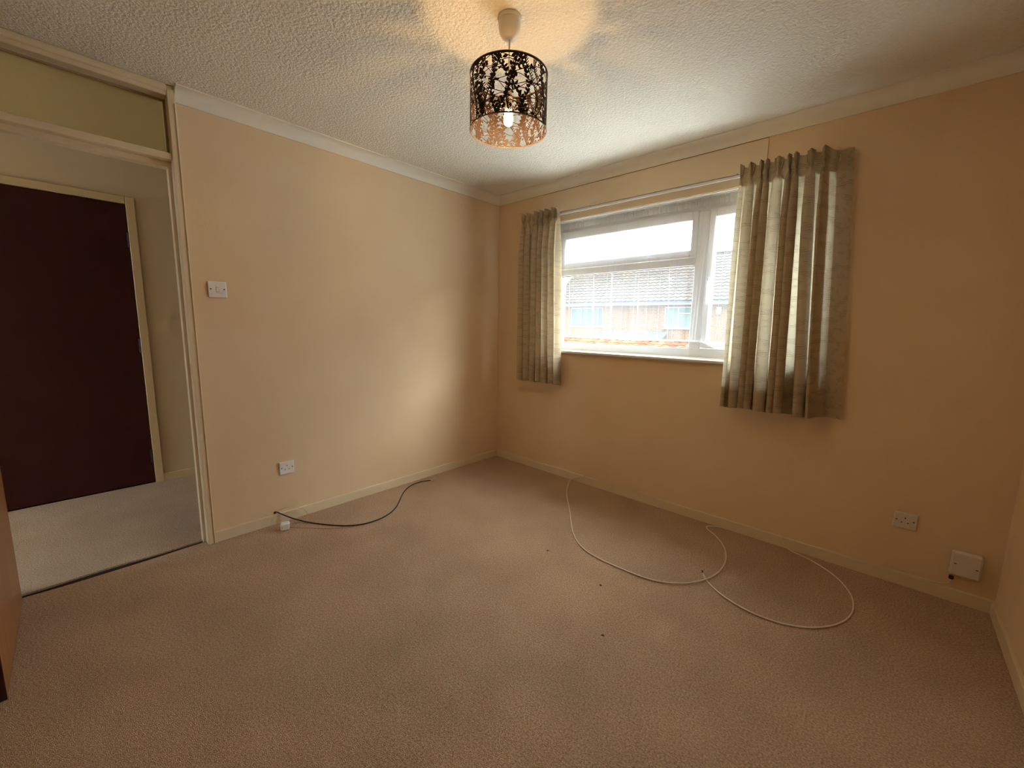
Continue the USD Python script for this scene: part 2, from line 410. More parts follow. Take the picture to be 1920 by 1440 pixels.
obj('jamb', jamb(DY0, y0, -1), M_gloss, d1)
obj('jamb', jamb(DY1 - .03, DY1, 1), M_gloss, d1)
obj('architrave_bead', [cbx(0, 0.019, DY0 - .0065, DY0 + .001, -.009, ZC - .01, .002)], M_gloss, d1)
obj('transom_bar', [cbx(-0.10, 0.004, DY1, y0, 2.021, 2.052, .002), cbx(-0.095, -0.040, DY1, y0, 1.994, 2.0215, .001)], M_gloss, d1)
obj('head_rail', [cbx(-0.10, 0.010, DY1, y0, 2.311, H - .001, .002), cbx(0.0, 0.022, DY1, y0, 2.330, H - .001, .003)], M_gloss, d1)
obj('strike_plate', cbx(-.030, -.006, y0 - .0016, y0 + .0005, .955, 1.015, .0005), M_brass, d1, label='small brass strike plate on the jamb')
# glazing beads and the reeded pane
zb0, zb1 = 2.052, 2.311
obj('glazing_bead', [bx(-.060, -.050, y0 - .008, y0, zb0, zb1), bx(-.060, -.050, DY1, DY1 + .008, zb0, zb1), bx(-.060, -.050, DY1 + .008, y0 - .008, zb0, zb0 + .008), bx(-.060, -.050, DY1 + .008, y0 - .008, zb1 - .008, zb1)], M_groove, d1, label='dark bead around the glass')
n = 73 * 8
yy = np.linspace(DY1 + .003, y0 - .003, n + 1)
ph = (yy - yy[0]) / (yy[-1] - yy[0]) * 73 * 2 * np.pi
fr = -0.066 + 0.0016 * np.abs(np.sin(ph / 2))
bk = np.full_like(fr, -0.0705)
P = np.stack([np.stack([x, yy, np.full_like(yy, z)], 1) for x, z in ((fr, zb0 + .001), (fr, zb1 - .001), (bk, zb1 - .001), (bk, zb0 + .001), (fr, zb0 + .001))])
g = sheet(P); g.merge_vertices(); trimesh.repair.fill_holes(g); g.fix_normals()
obj('pane', g, M_reeded, d1, smooth=40, label='reeded glass above the doorway')
leaf = obj('door_leaf', cbx(0.015, 0.697, -2.998, -2.958, 0.006, 1.985, .002), M_wood, d1, label='orange brown wooden door standing open')
obj('edge_strip', cbx(0.697, 0.7005, -2.998, -2.958, 0.006, 1.985, .001), M_mahog, leaf, label='dark edge of the open door')

# ------------------------------------------------------------------ hall door
d2 = xf('door_2', 'dark mahogany flush door shut in the hall wall', 'door', kind='structure')
obj('door_leaf', cbx(HX - .045, HX - .004, -3.119, -2.360, 0.005, 2.041, .002), M_mahog, d2)
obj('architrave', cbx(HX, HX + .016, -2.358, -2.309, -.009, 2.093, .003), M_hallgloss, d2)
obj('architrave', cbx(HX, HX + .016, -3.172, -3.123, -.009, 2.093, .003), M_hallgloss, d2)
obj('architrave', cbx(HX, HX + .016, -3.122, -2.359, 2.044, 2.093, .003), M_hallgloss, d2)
for z in (0.21, 1.05, 1.80):
    obj('hinge', [sweep([(HX + .004, -2.361, z - .05), (HX + .004, -2.361, z + .05)], .007, 10), bx(HX - .004, HX + .002, -2.372, -2.352, z - .048, z + .048)], M_darkmetal, d2, label='dark metal hinge')

# ------------------------------------------------------------------ window
w1 = xf('window_1', 'white plastic window with a wide top light and a side casement', 'window', kind='structure')
FY0, FY1 = 0.092, 0.155
fz0, fz1, fx0, fx1 = 1.056, 2.056, WX0 + .002, WX1 - .002
GX0, GX1, MX1 = 0.640, 1.698, 1.772     # fixed light glass, mullion
obj('frame', [cbx(fx0, GX0, FY0, FY1, fz0, fz1, .004), cbx(2.283, fx1, FY0, FY1, fz0, fz1, .004), cbx(GX0, 2.283, FY0, FY1, fz0, 1.117, .004), cbx(GX0, 2.283, FY0, FY1, 1.985, fz1, .004)], M_upvc, w1, smooth=20)
obj('mullion', cbx(GX1, MX1, FY0, FY1, 1.117, 1.985, .004), M_upvc, w1, smooth=20)
obj('transom', cbx(GX0, GX1, FY0, FY1, 1.651, 1.712, .004), M_upvc, w1, smooth=20)


def sash(x0, x1, z0, z1, gx0, gx1, gz0, gz1, ya, yb):
    return [cbx(x0, gx0, ya, yb, z0, z1, .005), cbx(gx1, x1, ya, yb, z0, z1, .005), cbx(gx0, gx1, ya, yb, z0, gz0, .005), cbx(gx0, gx1, ya, yb, gz1, z1, .005)]


s1 = obj('top_sash', sash(.632, 1.706, 1.700, 1.992, .683, 1.669, 1.750, 1.932, .076, .140), M_upvc, w1, smooth=20)
s2 = obj('casement_sash', sash(1.777, 2.290, 1.123, 1.990, 1.814, 2.248, 1.164, 1.934, .076, .140), M_upvc, w1, smooth=20)
obj('pane', bx(GX0, GX1, .118, .122, 1.117, 1.651), M_pane, w1)
obj('pane', bx(.683, 1.669, .108, .112, 1.750, 1.932), M_pane, s1)
obj('pane', bx(1.814, 2.248, .108, .112, 1.164, 1.934), M_pane, s2)
obj('gasket', [bx(GX0, GX1, .100, .104, 1.646, 1.651), bx(GX0, GX1, .100, .104, 1.117, 1.120)], M_groove, w1, label='dark glazing seal')
obj('handle', [cbx(1.786, 1.804, .066, .076, 1.47, 1.57, .003), cbx(1.788, 1.802, .048, .060, 1.40, 1.545, .005), cbx(1.789, 1.801, .056, .068, 1.525, 1.545, .002)], M_upvc, s2, smooth=30)
obj('window_sill', prism([(.092, WZ0), (-.034, WZ0), (-.040, WZ0 + .005), (-.040, WZ0 + .016), (-.034, WZ0 + .021), (.092, WZ0 + .021)], 'x', WX0 + .001, WX1 - .001), M_sill, w1, smooth=25)
obj('reveal_lining', [bx(WX0, WX1, 0.001, .092, WZ1 - .003, WZ1), bx(WX0 - .000, WX0 + .003, 0.001, .092, WZ0 + .021, WZ1 - .003), bx(WX1 - .003, WX1, .001, .092, WZ0 + .021, WZ1 - .003)], M_sill, w1)

# ------------------------------------------------------------------ net curtain in the reveal
net = xf('net_curtain', 'sheer white net curtain hanging inside the window reveal', 'net curtain')


def net_path(n=520):
    """Gathered cloth: x against cloth length, bunched near the mullion."""
    s = np.linspace(0, 1, n)
    x = 0.590 + (2.325 - 0.590) * s
    return s, x


rows = np.linspace(0, 1, 40)
s, xb = net_path()
ZT, ZB = 2.046, 1.158
Pn = np.zeros((len(rows), len(s), 3))
foldph = 2 * np.pi * (26 * s + 0.35 * np.sin(2 * np.pi * 3 * s) + 0.2 * np.sin(2 * np.pi * 7 * s + 1))
for i, v in enumerate(rows):
    x = xb.copy()
    b = np.exp(-((xb - 1.775) / 0.10) ** 2)                     # the drawn-together fold at the mullion
    pull = 0.62 * (0.35 + 0.65 * min(1, v * 1.6))
    x = x - (xb - (1.772 - .035 * v)) * b * pull
    for (fc, fwid, amt) in ((.97, .030, .060), (1.12, .026, .055), (1.33, .022, .042), (1.55, .020, .040), (.74, .018, .036), (1.93, .018, .036)):   # soft folds doubled over
        e_ = (xb - fc - .02 * v) / fwid
        x = x - amt * min(1, .25 + v * 1.1) * e_ * np.exp(-e_ * e_)
    amp = (0.0035 + 0.007 * min(1, v * 2.5)) * (0.6 + 0.4 * np.sin(2 * np.pi * 2.3 * s + .5)) + 0.012 * b
    y = 0.044 - amp * np.sin(foldph + 0.9 * np.sin(2.2 * v + 9 * s)) + 0.008 * b * np.sin(foldph * 2.1)
    z = ZT + (ZB - ZT) * v - 0.035 * v * np.clip((x - 1.80) / .08, 0, 1) + 0.003 * v * np.sin(12 * s)
    Pn[i] = np.stack([x, y, z], 1)
cut = 3
obj('net', sheet(Pn[cut - 1:]), M_net, net, smooth=True)
hd = Pn[:cut].copy(); hd = np.concatenate([hd[:1] + [0, 0, .004], hd[1:]], 0)
hp = foldph * 4.3
hd[:, :, 1] = 0.040 - 0.007 * np.sin(hp)[None] - 0.003 * np.sin(hp * 2.3)[None]
obj('heading', sheet(hd), M_nethead, net, smooth=True, label='gathered heading of the net curtain')
hem = Pn[-2:].copy(); hem[:, :, 1] -= .0012
hem[0, :, 2] = hem[1, :, 2] + .012
obj('hem', sheet(hem), M_nethead, net, smooth=True)
stripes = []
for k in range(20):
    c = 0.03 + 0.94 * (k + rng.uniform(-.35, .35)) / 19.0
    j = int(np.clip(c, 0.005, .99) * (len(s) - 1))
    line = Pn[cut:-1, j:j + 2].copy()
    dx = line[:, 1] - line[:, 0]
    L = np.linalg.norm(dx, axis=1, keepdims=True)
    line[:, 1] = line[:, 0] + dx / L * rng.choice([.0018, .0018, .003])
    line[:, :, 1] -= .0012
    stripes.append(sheet(line))
obj('woven_stripes', stripes, M_netstripe, net, label='thin woven vertical stripes of the net', kind='stuff')
for (x, z) in [(1.592, 1.874), (1.208, 1.875), (1.015, 1.861), (.817, 1.868), (.878, 1.898), (1.408, 1.264), (1.558, 1.261), (1.195, 1.566), (1.179, 1.253), (1.572, 1.568), (1.902, 1.862), (.984, 1.412)]:
    w = .011 if x in (1.592, 1.208, 1.408, 1.558, 1.572) else .008
    obj('embroidered_square', cbx(x - w, x + w, .0255, .0268, z - w, z + w, .0005), M_motif, net)
obj('net_wire', sweep([(.579, .040, 2.036), (1.4, .040, 2.034), (2.341, .040, 2.036)], .002, 8), M_plastic, net)

# ------------------------------------------------------------------ curtain rail and curtains
rail = xf('curtain_rail', 'white plastic curtain rail fixed above the window', 'curtain rail')
obj('track', [cbx(0.40, 2.37, -.046, -.030, 2.112, 2.117, .001), cbx(0.40, 2.37, -.046, -.043, 2.098, 2.117, .001), cbx(0.40, 2.37, -.033, -.030, 2.100, 2.117, .001)], M_plastic, rail)
for x in (0.45, 0.95, 1.45, 1.93, 2.33):
    obj('bracket', cbx(x - .010, x + .010, -.0335, -.0062 if x < 2.07 else -.0002, 2.1175, 2.130, .002), M_plastic, rail)
for x in (0.393, 2.370):
    obj('end_stop', cbx(x, x + .009, -.049, -.027, 2.095, 2.120, .002), M_plastic, rail)


def curtain(name, label, x0t, x1t, x0b, x1b, zt, zb, nf, seed, flat=None, yc=-.102, edge=0.0):
    r = np.random.default_rng(seed)
    N, Mr = nf * 34, 90
    u = np.linspace(0, 1, N)
    w = np.cumsum(0.55 + r.random(nf + 2) * 0.9)
    w = (w - w[0]) / (w[-1] - w[0])
    knots = np.linspace(0, 1, nf + 2)
    from scipy.interpolate import PchipInterpolator
    gmap = PchipInterpolator(w, knots)
    if flat:
        uu = np.clip(u / flat, 0, 1); calm = np.clip((1 - (u - flat) / (1 - flat) * 3.0), 0, 1) * (u > flat) + (u <= flat)
    else:
        uu, calm = u, np.ones_like(u)
    phi = 2 * np.pi * nf * gmap(uu)
    ampj = 0.75 + 0.5 * np.interp(uu, np.linspace(0, 1, 9), r.random(9))
    a1, a2, a3 = r.random(3) * 6.28
    P = np.zeros((Mr, N, 3)); uv = np.zeros((Mr, N, 2))
    for i in range(Mr):
        v = i / (Mr - 1)
        hgt = v * (zt - zb)
        drift = 0.9 * v * np.sin(2 * np.pi * uu * 1.3 + a1) + 0.5 * v * np.sin(2 * np.pi * uu * 2.9 + a2 + 2 * v)
        ph_ = phi + drift
        # heading: pleats pinched together 7 cm down, fanning out above
        k = math.exp(-((hgt - .072) / .028) ** 2)
        body = min(1.0, max(0.0, (hgt - .05) / .26)) ** .8
        A = 0.021 + 0.021 * body - 0.009 * k
        c, sn = np.cos(ph_), np.sin(ph_)
        y = yc - calm * ampj * A * (c + 0.22 * np.cos(2 * ph_ + a3))
        if hgt < .12:
            t = (1 - hgt / .12)
            front = np.clip(c, 0, 1) ** 2
            y += -calm * .016 * t * front * np.cos(5 * ph_)
        x = x0t + (x1t - x0t) * u + (x0b - x0t + (x1b - x0b - x1t + x0t) * u) * v
        pitch = (x1t - x0t) / nf
        x = x + calm * pitch * (0.25 * np.sin(2 * ph_) * (0.4 + .6 * body) - .20 * k * np.sin(ph_))
        if flat:
            back = np.clip((u - flat) / (1 - flat) * 2.6, 0, 1)
            y = y * (1 - back) + (-.030 - .012 * np.sin(back * 7 + 1.2 * v) * (1 - back)) * back
        z = zt - hgt + 0.004 * np.sin(3 * 2 * np.pi * u + a1) * v + (0.006 * c * calm * v)
        if hgt < .002:
            z = z + .004 * calm * c
        x = np.where(u < .02, x + edge * v, x)
        P[i] = np.stack([x, np.minimum(y, -.0485 if not flat else -.022), z], 1)
        uv[i] = np.stack([u * (x1t - x0t) * 2.4 * 3, np.full(N, hgt * 3)], 1)
    t = xf(name, label, 'curtain')
    m = sheet(P)
    obj('cloth', m, M_curtain, t, smooth=True, uv=uv.reshape(-1, 2))
    # bottom hem as a doubled strip behind
    hp_ = P[-9:].copy(); hp_[:, :, 1] += .0016; hp_[:, :, 1] = np.minimum(hp_[:, :, 1], -.020)
    obj('hem', sheet(hp_), M_curtain, t, smooth=True, uv=uv[-9:].reshape(-1, 2))
    tp = P[:8].copy(); tp[:, :, 1] += .0016; tp[:, :, 1] = np.minimum(tp[:, :, 1], -.020)
    obj('heading_tape', sheet(tp), M_curtain, t, smooth=True, uv=uv[:8].reshape(-1, 2))
    for x in np.linspace(x0t + .02, x1t - .05, nf):
        obj('hook', sweep([(x, -.050, 2.106), (x, -.047, 2.092), (x, -.0485, 2.078)], .0015, 6), M_plastic, t)
    return t


curtain('curtain', 'short cream pleated curtain bunched at the left of the window', .384, .735, .392, .776, 2.136, .786, 6, 3)
curtain('curtain', 'wider cream pleated curtain drawn to the right of the window', 1.982, 2.458, 1.982, 2.545, 2.134, .792, 8, 11, flat=.78)

# ------------------------------------------------------------------ pendant lamp
LXY = (1.539, -1.508)
lamp = xf('pendant_lamp', 'lit pendant lamp with a dark cut-out leaf pattern drum shade', 'ceiling lamp', loc=(*LXY, 0))
obj('ceiling_rose', lathe([(0, 2.286), (.010, 2.2865), (.020, 2.289), (.030, 2.296), (.037, 2.308), (.0405, 2.324), (.0405, 2.345), (.0435, 2.3465), (.0435, 2.3595), (0, 2.3595)]), M_rose, lamp, smooth=35)
obj('cord', sweep([(0, 0, 2.292), (0, 0, 2.2), (0, 0, 2.122)], .0033, 10), M_rose, lamp, smooth=True)
obj('lamp_holder', lathe([(0, 2.046), (.0125, 2.046), (.0130, 2.050), (.0130, 2.086), (.0142, 2.087), (.0142, 2.094), (.0125, 2.096), (.0110, 2.112), (.007, 2.122), (0, 2.124)]), M_rose, lamp, smooth=35)
ring = [lathe([(.0100, 2.113), (.0150, 2.113), (.0150, 2.1155), (.0100, 2.1155), (.0100, 2.113)], 32)]
RS, ZS0, ZS1 = 0.1440, 1.9727, 2.1660
for k in range(3):
    a = k * 2 * np.pi / 3 + .5
    ring.append(sweep([(.014 * math.cos(a), .014 * math.sin(a), 2.1145), (.07 * math.cos(a), .07 * math.sin(a), 2.135), ((RS - .002) * math.cos(a), (RS - .002) * math.sin(a), ZS1 - .003)], .0011, 6))
obj('shade_carrier', ring, M_shade, lamp)
bulb_prof = [(0, 1.992), (.006, 1.9925), (.012, 1.996), (.0165, 2.003), (.0185, 2.011), (.0180, 2.022), (.0160, 2.034), (.0135, 2.046), (0, 2.046)]
obj('bulb', lathe(bulb_prof, 12), M_bulb, lamp, smooth=True, label='glowing bulb')


# cut-out sheet: stems, leaves, ferns and berries left standing between the holes
def leaf_poly(x, y, ang, L, wd):
    t = np.linspace(0, 1, 8)
    w = wd / 2 * np.sin(np.pi * t) ** .8
    pts = np.concatenate([np.stack([t * L, w], 1), np.stack([t[::-1] * L, -w[::-1]], 1)])
    p = Polygon(pts).buffer(0)
    return affinity.translate(affinity.rotate(p, ang, origin=(0, 0), use_radians=True), x, y)


UL, VL = 2 * np.pi * RS, ZS1 - ZS0
pr = random.Random(5)
shapes = []
nst = 34
for k in range(nst):
    u0 = (k + pr.uniform(-.25, .25)) * UL / nst
    fern = k % 3 == 0
    sway, f0, p0 = pr.uniform(.010, .026), pr.uniform(16, 38), pr.uniform(0, 6)
    vv = np.linspace(0, VL, 34)
    uu_ = u0 + sway * np.sin(f0 * vv + p0)
    line = LineString(np.stack([uu_, vv], 1))
    shapes.append(line.buffer(.0011, cap_style=2))
    step = .0062 if fern else .0135
    v = pr.uniform(.003, .010)
    while v < VL - .004:
        u = np.interp(v, vv, uu_)
        for sgn in (-1, 1):
            if fern:
                L, wd, an = pr.uniform(.010, .016), .0030, .6
            else:
                L, wd, an = pr.uniform(.012, .020), pr.uniform(.0068, .0098), pr.uniform(.4, .95)
            ang = math.pi / 2 - sgn * an
            shapes.append(leaf_poly(u, v, ang, L, wd))
            if not fern and pr.random() < .45:
                q = (u + sgn * pr.uniform(.012, .018), v + pr.uniform(-.006, .0))
                shapes.append(Point(q).buffer(pr.uniform(.0024, .0036), 5))
                shapes.append(LineString([(u, v), q]).buffer(.0007, cap_style=2))
        v += step * pr.uniform(.85, 1.2)
for k in range(150):                                               # large leaves laid across the stems
    shapes.append(leaf_poly(pr.uniform(0, UL), pr.uniform(0, VL), pr.uniform(0, 6.28), pr.uniform(.014, .024), pr.uniform(.007, .011)))
for k in range(9):                                                 # cross stems that tie the sheet together
    v = VL * (k + .5) / 9
    uu_ = np.linspace(0, UL, 90); ph0 = pr.uniform(0, 6)
    shapes.append(LineString(np.stack([uu_, v + .009 * np.sin(uu_ / UL * 2 * np.pi * 7 + ph0)], 1)).buffer(.0009, cap_style=2))
pat = unary_union(shapes)
pat = unary_union([pat, affinity.translate(pat, UL, 0), affinity.translate(pat, -UL, 0)])
pat = pat.intersection(sbox(0, 0, UL, VL))
pat = unary_union([pat, sbox(0, 0, UL, .0035), sbox(0, VL - .006, UL, VL)]).buffer(.00015).simplify(.00018)
pieces = []
NS = 60
for k in range(NS):
    strip = pat.intersection(sbox(UL * k / NS, 0, UL * (k + 1) / NS, VL))
    for gme in getattr(strip, 'geoms', [strip]):
        if gme.geom_type == 'Polygon' and gme.area > 2e-7:
            m = trimesh.creation.extrude_polygon(gme, .0008, engine='earcut')
            pieces.append(m)
sh = trimesh.util.concatenate(pieces)
v = sh.vertices
a = v[:, 0] / RS; rr = RS - .0008 + v[:, 2]
sh.vertices = np.stack([rr * np.cos(a), rr * np.sin(a), ZS0 + v[:, 1]], 1)
obj('shade', sh, M_shade, lamp, label='dark drum shade cut into leaves and stems')
for z in (ZS0, ZS1):
    a = np.linspace(0, 2 * np.pi, 73)
    obj('shade_rim', sweep(np.stack([RS * np.cos(a), RS * np.sin(a), np.full_like(a, z)], 1), .0016, 8, cap=False), M_rim, lamp, smooth=True)


# ------------------------------------------------------------------ wall fittings. Plates are built facing +y at the origin, then turned onto their wall
def turned(mesh, wall, pos):
    m = trimesh.util.concatenate(mesh) if isinstance(mesh, list) else mesh.copy()
    ang = -math.pi / 2 if wall == 'left' else math.pi          # the left wall's plates look along +x, the window wall's along -y
    m.apply_transform(trimesh.transformations.rotation_matrix(ang, [0, 0, 1]))
    m.apply_translation(pos)
    return m


def disc(x, z, y0, y1, r, n=16):
    c = trimesh.creation.cylinder(r, y1 - y0, sections=n)
    c.apply_transform(trimesh.transformations.rotation_matrix(math.pi / 2, [1, 0, 0]))
    c.apply_translation([x, (y0 + y1) / 2, z])
    return c


def plate(w, h, d):
    return [cbx(-w / 2, w / 2, .0002, d * .6, -h / 2, h / 2, .001), cbx(-w / 2, w / 2, d * .55, d, -h / 2, h / 2, .0028)]


def socket(label, wall, pos, M):
    t = xf('wall_socket', label, 'wall socket')
    obj('face_plate', turned(plate(.085, .078, .011), wall, pos), M, t, smooth=20)
    for sx in (-1, 1):
        obj('screw', turned(disc(sx * .0305, .002, .010, .0116, .0034), wall, pos), M_screw, t)
    for (x, z, w, h) in ((0, .014, .0035, .0075), (-.0115, -.009, .0062, .0036), (.0115, -.009, .0062, .0036)):
        obj('pin_slot', turned(bx(x - w / 2, x + w / 2, .0095, .0114, z - h / 2, z + h / 2), wall, pos), M_dark, t)
    return t


socket('white single wall socket low on the left wall', 'left', (0, -1.862, .343), M_plastic)
socket('white single wall socket on the window wall below the right curtain', 'front', (2.835, 0, .331), M_oldplastic)
sw = xf('light_switch', 'white square light switch beside the door frame', 'light switch')
p = (0, -2.147, 1.409)
obj('switch_plate', turned(plate(.083, .083, .009), 'left', p), M_plastic, sw, smooth=20)
for sx in (-1, 1):
    obj('screw', turned(disc(sx * .030, .002, .008, .0097, .0036), 'left', p), M_screw, sw)
rk = trimesh.convex.convex_hull(np.array([(x, y, z) for x in (-.0055, .0055) for (y, z) in ((.0085, -.011), (.0085, .011), (.0125, .010), (.0095, -.010))]))
obj('rocker', turned(rk, 'left', p), M_plastic, sw, label='small rocker of the switch')
obj('rocker_recess', turned([bx(-.0075, .0075, .0085, .0092, -.013, .013)], 'left', p), mat('recess_grey', (.42, .40, .38), .5), sw, label='grey surround of the rocker')

tb = xf('telephone_socket', 'white rounded telephone box low on the wall in the right corner', 'telephone socket')
p = (3.052, 0, .195)
obj('box', turned([cbx(-.049, .049, .0002, .030, -.058, .058, .007)], 'front', p), M_oldplastic, tb, smooth=35)
for sx, dz in ((1, 0.000), (-1, -.006)):
    obj('screw', turned(bx(sx * .034 - .004, sx * .034 + .004, .0290, .0308, dz - .002, dz + .002), 'front', p), M_screw, tb)
obj('cable_plug', [cbx(3.006, 3.022, -.030, -.012, .113, .130, .003)], M_black, tb, label='black plug under the telephone box')
# thin cable along the top of the skirting up to the box
pts = [(1.035, -.0100, .0637), (1.4, -.0100, .0637), (1.9, -.0100, .0637), (2.4, -.0100, .0637), (2.8, -.0100, .0637), (2.96, -.0105, .0640), (2.990, -.015, .0720), (3.006, -.020, .086), (3.012, -.021, .102), (3.013, -.021, .116)]
tc = obj('telephone_cable', sweep(spline(pts, 90), .0022, 8), M_cable, smooth=True, label='thin cream cable clipped along the skirting under the window', cat='cable')

# ------------------------------------------------------------------ cables on the carpet
bc = xf('black_cable', 'black aerial cable curving over carpet with a brass end', 'cable')
pts = [(0.0105, -1.936, .0715), (0.020, -1.925, .0700), (0.036, -1.894, .050), (0.062, -1.852, .021), (.10, -1.833, .0075), (.145, -1.806, .005), (.192, -1.768, .005), (.245, -1.730, .005), (.298, -1.690, .005), (.350, -1.652, .005), (.388, -1.607, .005),
       (.409, -1.565, .005), (.417, -1.515, .005), (.405, -1.440, .005), (.378, -1.367, .005), (.334, -1.303, .005), (.255, -1.224, .005), (.179, -1.152, .005), (.111, -1.075, .005), (.076, -.998, .005), (.067, -.921, .005), (.085, -.877, .005), (.103, -.845, .005)]
cp = spline(pts, 200)
cp[:, 2] = np.maximum(cp[:, 2], .0042)
obj('sheath', sweep(cp, .0036, 10), M_black, bc, smooth=True)
e, dr = cp[-1], cp[-1] - cp[-2]
dr = dr / np.linalg.norm(dr)
obj('connector', sweep([e - dr * .004, e + dr * .010, e + dr * .0101, e + dr * .026], [.0048, .0048, .0036, .0030], 12), M_brass, bc, smooth=30, label='brass connector at the end of black cable')
obj('grommet', sweep([(.0015, -1.950, .0705), (.0030, -1.935, .0705)], .0065, 10), M_black, bc)

tw = xf('thin_wire', 'thin tan wire looping up over the skirting from the black cable', 'cable')
pts = [(0.006, -1.942, .0680), (.018, -1.936, .0790), (.030, -1.915, .090), (.036, -1.883, .094), (.040, -1.842, .086), (.046, -1.803, .068), (.055, -1.778, .042), (.066, -1.770, .016), (.078, -1.785, .0040), (.100, -1.812, .0022), (.116, -1.836, .0022), (.112, -1.860, .0022), (.100, -1.880, .0022)]
wp = spline(pts, 110); wp[:, 2] = np.maximum(wp[:, 2], .0018)
obj('wire', sweep(wp, .0017, 8), M_wire, tw, smooth=True)
obj('wire_tail', sweep(spline([(0.0128, -1.946, .0625), (.0155, -1.955, .050), (.0148, -1.968, .032), (.0142, -1.972, .022)], 16), .0012, 6), M_wire, tw)

pl = xf('adaptor_plug', 'small white plug lying on carpet by the left skirting', 'plug')
pc = np.array([.128, -1.930])
ca = math.radians(-20)
RZ = trimesh.transformations.rotation_matrix(ca, [0, 0, 1])


def pm(m):
    m = m.copy(); m.apply_transform(RZ); m.apply_translation([pc[0], pc[1], 0]); return m


obj('plug_body', pm(cbx(-.019, .019, -.025, .025, .0005, .0480, .007)), M_plastic, pl, smooth=35)
obj('face_mark', pm(trimesh.util.concatenate([bx(.0188, .0194, -.0155, -.0135, .016, .026), bx(.0188, .0194, -.018, -.0110, .0235, .0255)])), mat('mark_grey', (.30, .26, .25), .6), pl, label='small grey mark on the plug')
a0 = pc + np.array([math.cos(ca + math.pi / 2), math.sin(ca + math.pi / 2)]) * .025
pts = [(a0[0], a0[1], .012), (.152, -1.885, .006), (.19, -1.842, .0022), (.249, -1.797, .0022), (.330, -1.712, .0022), (.387, -1.625, .0022)]
obj('lead', sweep(spline(pts, 50), .0014, 8), M_cordtan, pl, smooth=True, label='tan lead of the plug')

wa = xf('white_cable', 'white cable looping over carpet from skirting below the window centre', 'cable')
pts = [(1.018, -.0125, .0665), (.985, -.0160, .055), (.953, -.0170, .041), (.905, -.0185, .016), (.885, -.030, .0060), (.905, -.085, .0045), (.962, -.170, .0045), (1.085, -.362, .0045), (1.230, -.531, .0045), (1.352, -.679, .0045), (1.427, -.760, .0045), (1.507, -.830, .0045), (1.565, -.862, .0045),
       (1.667, -.868, .0045), (1.800, -.869, .0045), (1.923, -.851, .0045), (2.000, -.828, .0045), (2.056, -.794, .0070), (2.101, -.735, .0105), (2.141, -.657, .0070), (2.161, -.565, .0045), (2.163, -.456, .0045), (2.150, -.353, .0045), (2.112, -.254, .0045), (2.056, -.174, .0045), (2.006, -.134, .0045), (1.968, -.100, .0045), (1.956, -.074, .0045), (1.972, -.045, .0045), (2.012, -.026, .0045), (2.06, -.0175, .0045)]
ap = spline(pts, 260); ap[:, 2] = np.maximum(ap[:, 2], .0040)
obj('sheath', sweep(ap, .0035, 10), M_cable, wa, smooth=True)
wb = xf('white_cable', 'white cable with a black tip looping near the telephone box wall', 'cable')
pts = [(2.325, -.0125, .0690), (2.338, -.0150, .0685), (2.350, -.0170, .060), (2.358, -.0185, .036), (2.366, -.021, .010), (2.390, -.027, .0045), (2.416, -.033, .0045), (2.484, -.063, .0045), (2.557, -.115, .0045), (2.619, -.170, .0045), (2.661, -.236, .0045), (2.685, -.318, .0045), (2.690, -.397, .0045), (2.683, -.482, .0045), (2.665, -.567, .0045), (2.643, -.620, .0045), (2.600, -.669, .0045),
       (2.556, -.707, .0045), (2.500, -.741, .0045), (2.429, -.766, .0045), (2.363, -.770, .0045), (2.289, -.752, .0045), (2.221, -.719, .0045), (2.161, -.676, .0035), (2.120, -.626, .0035), (2.107, -.609, .0040)]
bp_ = spline(pts, 230); bp_[:, 2] = np.maximum(bp_[:, 2], .0036)
obj('sheath', sweep(bp_, .0035, 10), M_cable, wb, smooth=True)
e, dr = bp_[-1], bp_[-1] - bp_[-2]
dr = dr / np.linalg.norm(dr)
obj('tip', sweep([e - dr * .003, e + dr * .018], .0042, 10), M_black, wb, label='black tip of the white cable')

# crumbs of dark fluff on the carpet
for (x, y, sc, lb) in [(1.407, -1.000, 1.0, 'dark speck of fluff on carpet left of the white cable loop'), (1.782, -1.064, 1.2, 'dark speck of fluff on carpet below the white cable loop'), (1.959, -1.345, 1.0, 'dark speck of fluff nearest the middle of the carpet')]:
    m = trimesh.creation.icosphere(2, 1.0)
    m.vertices *= (1 + .35 * (meshkit.noise(m.vertices * 1.7 + x * 10)[:, None] - .5)) * np.array([.0065, .0036, .0026]) * sc
    m.apply_transform(trimesh.transformations.rotation_matrix(x * 5, [0, 0, 1])); m.apply_translation([x, y, .0022])
    obj('fluff', m, M_fluff, smooth=True, label=lb, cat='fluff')

# ------------------------------------------------------------------ outside: the terrace across the way, a low garage roof, the ground
GZ = -2.75
obj('ground', bx(-45, 40, .6, 70, GZ - .2, GZ), M_ground, label='paved and grassed ground outside, below the window', cat='ground', kind='structure')

